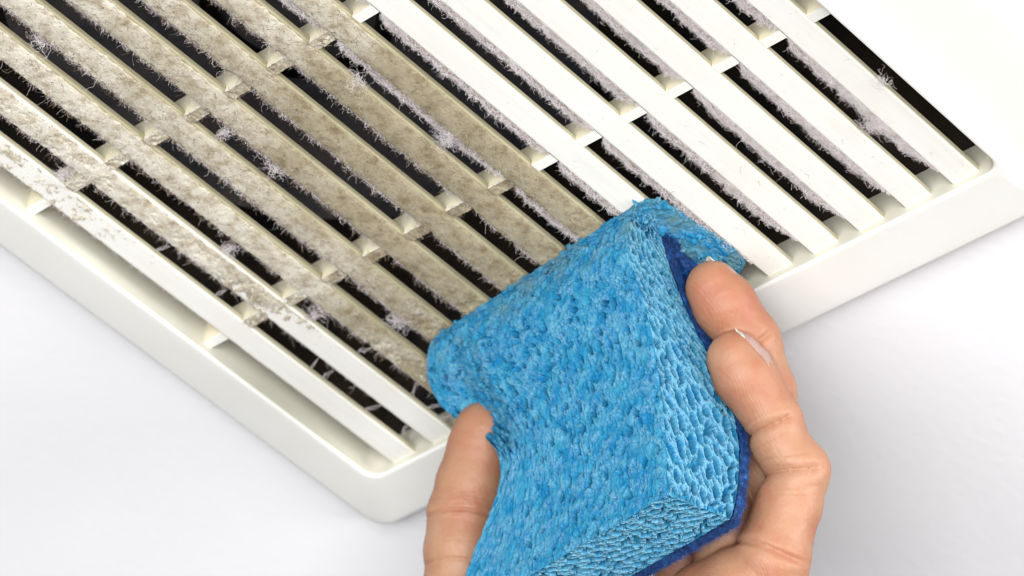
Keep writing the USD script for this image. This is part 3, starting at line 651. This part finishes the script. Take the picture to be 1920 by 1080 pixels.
# refine the part that shows, then put it back on the field
pp = V @ RM.T + TV; px = np.c_[960 + FPX * pp[:, 0] / pp[:, 2], 540 + FPX * pp[:, 1] / pp[:, 2]]
fc = px[tm.faces].mean(1); near = np.where((fc[:, 1] < 1130) & (fc[:, 0] > 760) & (fc[:, 0] < 1600))[0]
nv, nf = trimesh.remesh.subdivide(tm.vertices, tm.faces, face_index=near)
pp = nv @ RM.T + TV; px = np.c_[960 + FPX * pp[:, 0] / pp[:, 2], 540 + FPX * pp[:, 1] / pp[:, 2]]; fc = px[nf].mean(1)
fn_ = np.cross(nv[nf[:, 1]] - nv[nf[:, 0]], nv[nf[:, 2]] - nv[nf[:, 0]]); tw = np.einsum('ij,ij->i', fn_, CAM - nv[nf[:, 0]]) > 0
near = np.where((fc[:, 1] < 1100) & (fc[:, 0] > 780) & (fc[:, 0] < 1580) & ((fc[:, 0] < 960) | (fc[:, 0] > 1260)) & tw)[0]
nv, nf = trimesh.remesh.subdivide(nv, nf, face_index=near)
for _ in range(3):
    d = hand_sdf(nv); e = .05
    G = np.stack([(hand_sdf(nv + e * ax) - d) / e for ax in np.eye(3)], 1)
    nv = nv - np.clip(d, -1, 1)[:, None] * .8 * G / np.maximum((G * G).sum(1, keepdims=True), .3)
d = hand_sdf(nv); G = np.stack([(hand_sdf(nv + .05 * ax) - d) / .05 for ax in np.eye(3)], 1); G /= np.linalg.norm(G, axis=1, keepdims=True)
nv = nv + G * ((fbm(nv * .13, 2, 40) - .5) * .5 + (fbm(nv * .9, 3, 41) - .5) * .16)[:, None]
skin = obj('skin', (nv, nf), M_skin, hand, smooth=True)
flush = np.zeros(len(nv))
for n_, amt_ in (('index', .9), ('middle', .8), ('thumb', 1.0)):
    c_ = chains[n_]; flush = np.maximum(flush, amt_ * np.exp(-(np.linalg.norm(nv - c_[1][:3] * .7 - c_[0][:3] * .3, axis=1) / 12.0) ** 2))
for p_, w_ in ((chains['middle'][2], 5.), (chains['middle'][4], 6.), (chains['middle'][6], 7.), (chains['index'][2], 5.), (chains['thumb'][3], 4.5)):
    q_ = nv - p_[:3]; flush = np.maximum(flush, .3 * np.exp(-np.maximum(np.linalg.norm(q_, axis=1) - p_[3] + 1.0, 0) ** 2 / 4 - (np.abs(q_ @ un(chains['middle'][5][:3] - chains['middle'][3][:3])) / w_) ** 2))
UsdGeom.PrimvarsAPI(skin).CreatePrimvar('flush', Sdf.ValueTypeNames.FloatArray, 'vertex').Set(Vt.FloatArray.FromNumpy(flush.astype(np.float32)))
M_tip = mat('nail_tip', {**POS, 'n': ('noise_texture', {'scale': 120.0}), 'r': ('rgb_ramp', {'ramp': [(0.3, (0.60, 0.53, 0.46)), (0.7, (0.66, 0.60, 0.53))]}),
    'p': ('principled_bsdf', {'roughness': 0.3, 'subsurface_weight': 0.3, 'subsurface_scale': 0.001})},
    [('g.position', 'n.vector'), ('n.fac', 'r.fac'), ('r.color', 'p.base_color')])
def finger_sdf(c, p):
    d = None
    for a, b in zip(c[:-1], c[1:]):
        q = round_cone(p, a, b); d = q if d is None else smin(d, q, 2.2)
    return d
def nail(c, dorsal, wid, length, past):
    """A thin curved plate on the back of the fingertip; its free edge runs past the flesh."""
    ax = un(c[0][:3] - c[1][:3]); do = un(dorsal - ax * (dorsal @ ax)); la = np.cross(ax, do)
    tip = c[0][3] * .80
    def plate(s0, s1, nu_, nw, lift):
        A, S = np.meshgrid(np.linspace(-1, 1, nw), np.linspace(s0, s1, nu_)); A, S = A.ravel(), S.ravel()
        S = S - np.where(S > 0, 3.0, 2.2 - np.clip(-S / length, 0, 1) * 1.4) * A * A
        Sc = np.minimum(S, tip)
        dirn = do[None] * np.cos(A * wid)[:, None] + la[None] * np.sin(A * wid)[:, None]
        org = c[0][:3] + ax * Sc[:, None]
        lo, hi = np.zeros(len(A)), np.full(len(A), 14.0)
        for _ in range(22):
            mid = (lo + hi) / 2; inside = finger_sdf(c[:4], org + dirn * mid[:, None]) < 0
            lo, hi = np.where(inside, mid, lo), np.where(inside, hi, mid)
        r = np.where(Sc > tip - 1e-6, hi, hi)
        P = org + dirn * (r + lift)[:, None] + ax * (S - Sc)[:, None] - do * (np.clip(S - Sc, 0, 9) * .28)[:, None]
        B = P - dirn * .3
        n = len(P); f = grid_faces(nu_, nw)
        ed = np.array([i * nw for i in range(nu_)] + [(nu_ - 1) * nw + j for j in range(1, nw)] + [i * nw + nw - 1 for i in range(nu_ - 2, -1, -1)] + [j for j in range(nw - 2, 0, -1)])
        nx_ = np.roll(ed, -1)
        return np.vstack([P, B]), np.vstack([f, f[:, ::-1] + n, np.c_[ed, ed + n, nx_ + n, nx_]])
    o = obj('fingernail', plate(-length, tip + .2, 26, 17, 0.06), M_nail, hand, smooth=60)
    obj('free_edge', plate(tip + .2, tip + past, 8, 17, 0.06), M_tip, o, smooth=60)
nail(chains['index'], .68 * IMR - .60 * IMD + .32 * IMF, 0.8, 7.0, 2.2)
nail(chains['middle'], .60 * IMR - .74 * IMD + .06 * IMF, 0.8, 7.5, 1.35)
nail(chains['thumb'], -.35 * IMR + .1 * IMD + .93 * IMF, 0.95, 8, 3.0)
